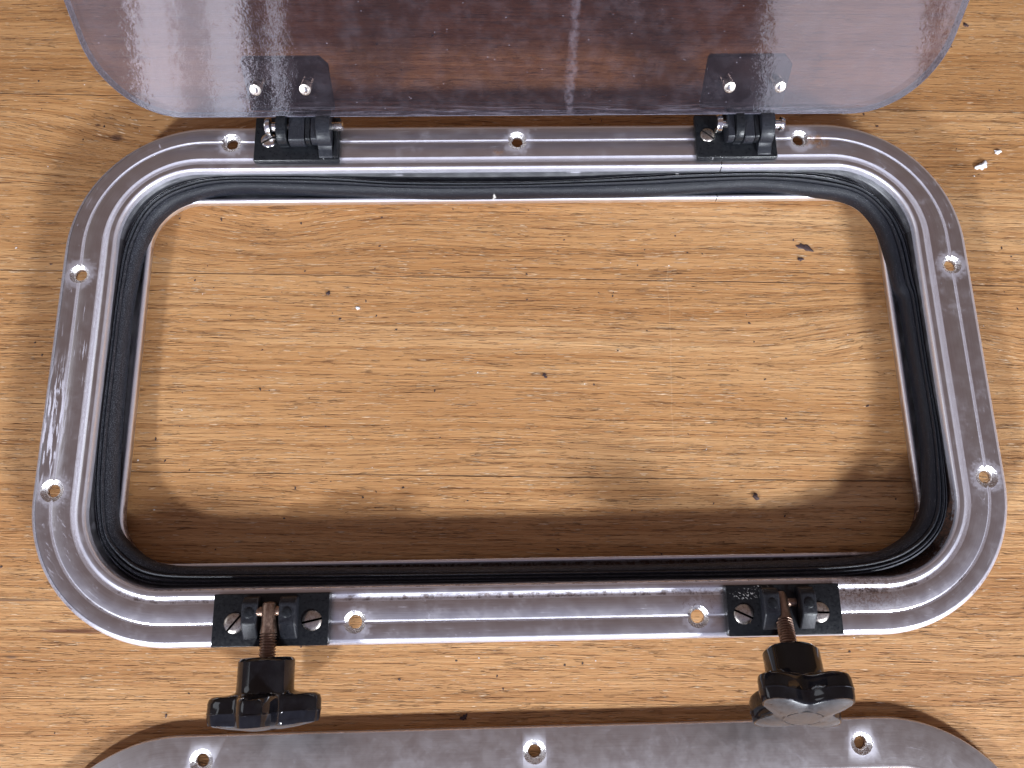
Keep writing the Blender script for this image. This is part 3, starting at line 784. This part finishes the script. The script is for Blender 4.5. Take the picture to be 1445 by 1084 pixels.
clamp(-98, -121.6, -77.0, -113.0, -93.4, [(-109.4, -103.2), (-95.3, -88.6)], [(-113.2, -104.3, 50), (-83.4, -103.8, 12)],
      (-99.0, -100.0, 7.5), 5, 1.5, 16.5, 0.0, 'knob lying level, two lobes out sideways')
clamp(98, 77.8, 122.6, -112.6, -93.4, [(90.8, 97.2), (105.2, 111.4)], [(84.0, -104.4, -25), (113.8, -104.2, -2)],
      (99.2, -100.0, 3.6), 27, -4, 19.5, R(45 + 6), 'knob tipped up, showing its dusty front face')

# ------------------------------------------------------------------ trim ring at the near edge
RZ = 4.2
ring_o = None
prof2 = [(.3, -RZ + .02), (0, -RZ + .5), (0, -.5), (.5, 0), (16.6, 0), (17.2, .25), (18.0, .3), (18.6, -.3), (18.6, -RZ + .02)]
bmr = sweep_profile(prof2)
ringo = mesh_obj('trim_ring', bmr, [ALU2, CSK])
ringo.location = Vector((2.6, -148.0 - HY + .9, RZ)) * MM
ringo.rotation_euler = (0, 0, R(.3))
bpy.context.view_layer.update()
ct = mesh_obj('cutter', hole_cutters([(-131, HY - 9.0), (0, HY - 9.0), (131, HY - 9.0)], 4.6, 2.5, 5.0), CSK)
ct.matrix_world = ringo.matrix_world.copy()
bpy.context.view_layer.update(); boolean_cut(ringo, ct)
tag(ringo, 'flat dull aluminium trim ring with countersunk holes at the near table edge', 'trim ring')

# ------------------------------------------------------------------ crumbs and flakes
def lump(name, x, y, r, h, mat, label, cat, group, seed, ax=1.0, rot=0.0, rag=.35):
    rnd = random.Random(seed); bm = bmesh.new()
    bmesh.ops.create_icosphere(bm, subdivisions=3, radius=1)
    ph = [rnd.uniform(0, 6.28) for _ in range(6)]
    for vv in bm.verts:
        a = math.atan2(vv.co.y, vv.co.x)
        k = 1 + rag * (.5 * math.sin(2 * a + ph[0]) + .4 * math.sin(3 * a + ph[1]) + .35 * math.sin(5 * a + ph[2]) + .25 * math.sin(7 * a + ph[3])) + rnd.uniform(-.06, .06)
        vv.co = Vector((vv.co.x * r * k * ax, vv.co.y * r * k, max(-.4, vv.co.z * (1 + .3 * math.sin(4 * a + ph[4]))) * h + .4 * h))
    o = mesh_obj(name, bm, mat, ang=60, rot=(0, 0, rot)); o.location = (x * MM, y * MM, 0.0)
    tag(o, label, cat, group); return o
lump('paint_flake', 226.1, 101.0, 1.9, 1.1, WHITE, 'largest white paint flake on the oak right of the porthole', 'flake', None, 1, 1.4, .3, .6)
lump('paint_flake', 235.3, 108.6, 1.1, .7, WHITE, 'smaller pale flake behind the large white flake at the far right', 'flake', None, 2, 1.3, -.2, .6)
lump('sealant_crumb', 134.9, 59.4, 1.7, .35, CRUMB, 'long dark brown crumb inside the porthole opening near its far right corner', 'crumb', None, 3, 1.9, -.35, .4)
lump('sealant_crumb', 132.2, 53.4, 1.0, .5, CRUMB, 'small black crumb just in front of the long brown crumb', 'crumb', None, 4, 1.2, 0, .4)
lump('sealant_crumb', 100.8, -56.9, 1.5, .9, CRUMB, 'black oval seed-like crumb inside the opening near the right clamp', 'crumb', None, 5, .8, .2, .3)
lump('sealant_crumb', -88.0, 39.0, .75, .4, CRUMB, 'dark crumb inside the opening at the left, by the far stave joint', 'crumb', None, 6, 1.6, .4, .4)
lump('paint_flake', -74.2, 31.6, .85, .5, WHITE, 'tiny white flake inside the opening, left of its middle', 'flake', None, 7, 1.0, .0, .4)
lump('sealant_crumb', -26.0, -143.6, 1.1, .5, CRUMB, 'dark crumb in the shadow between the two rings', 'crumb', None, 8, 1.2, .5, .5)
lump('sealant_crumb', 10.6, -1.4, .9, .35, CRUMB, 'ragged dark crumb in the middle of the opening', 'crumb', None, 9, 1.2, -.6, .6)
lump('sealant_crumb', 231, 181, 1.0, .4, CRUMB, 'lone black crumb on the oak at the far right, beside the lid', 'crumb', None, 10, 1.3, -.1, .5)
# grit: uncountable specks
def specks(name, mat, n_, seed, lab, rmin, rmax):
    rnd = random.Random(seed); out = bmesh.new()
    for i in range(n_):
        x, y = rnd.uniform(-235, 250), rnd.uniform(-155, 190)
        r = rnd.uniform(rmin, rmax); base = []
        k = rnd.randint(5, 7); rz = rnd.uniform(0, 3); st = rnd.uniform(1, 1.9)
        for lv, (q, hh) in enumerate(((1, 0), (.75, r * .5))):
            ring = []
            for j in range(k):
                a = 2 * math.pi * j / k; rr_ = r * q * (1 + .3 * math.sin(j * 2.3 + i))
                px, py = rr_ * st * math.cos(a), rr_ * math.sin(a)
                ring.append(out.verts.new((x + px * math.cos(rz) - py * math.sin(rz), y + px * math.sin(rz) + py * math.cos(rz), hh + .005)))
            base.append(ring)
        for j in range(k): out.faces.new((base[0][j], base[0][(j + 1) % k], base[1][(j + 1) % k], base[1][j]))
        out.faces.new(base[1])
    o = mesh_obj(name, out, mat, ang=60); tag(o, lab, 'grit', None, 'stuff')
specks('dark_grit', CRUMB, 220, 21, 'fine dark grit scattered over the oak', .16, .5)
specks('white_grit', WHITE, 60, 22, 'fine white dust specks scattered over the oak', .10, .30)
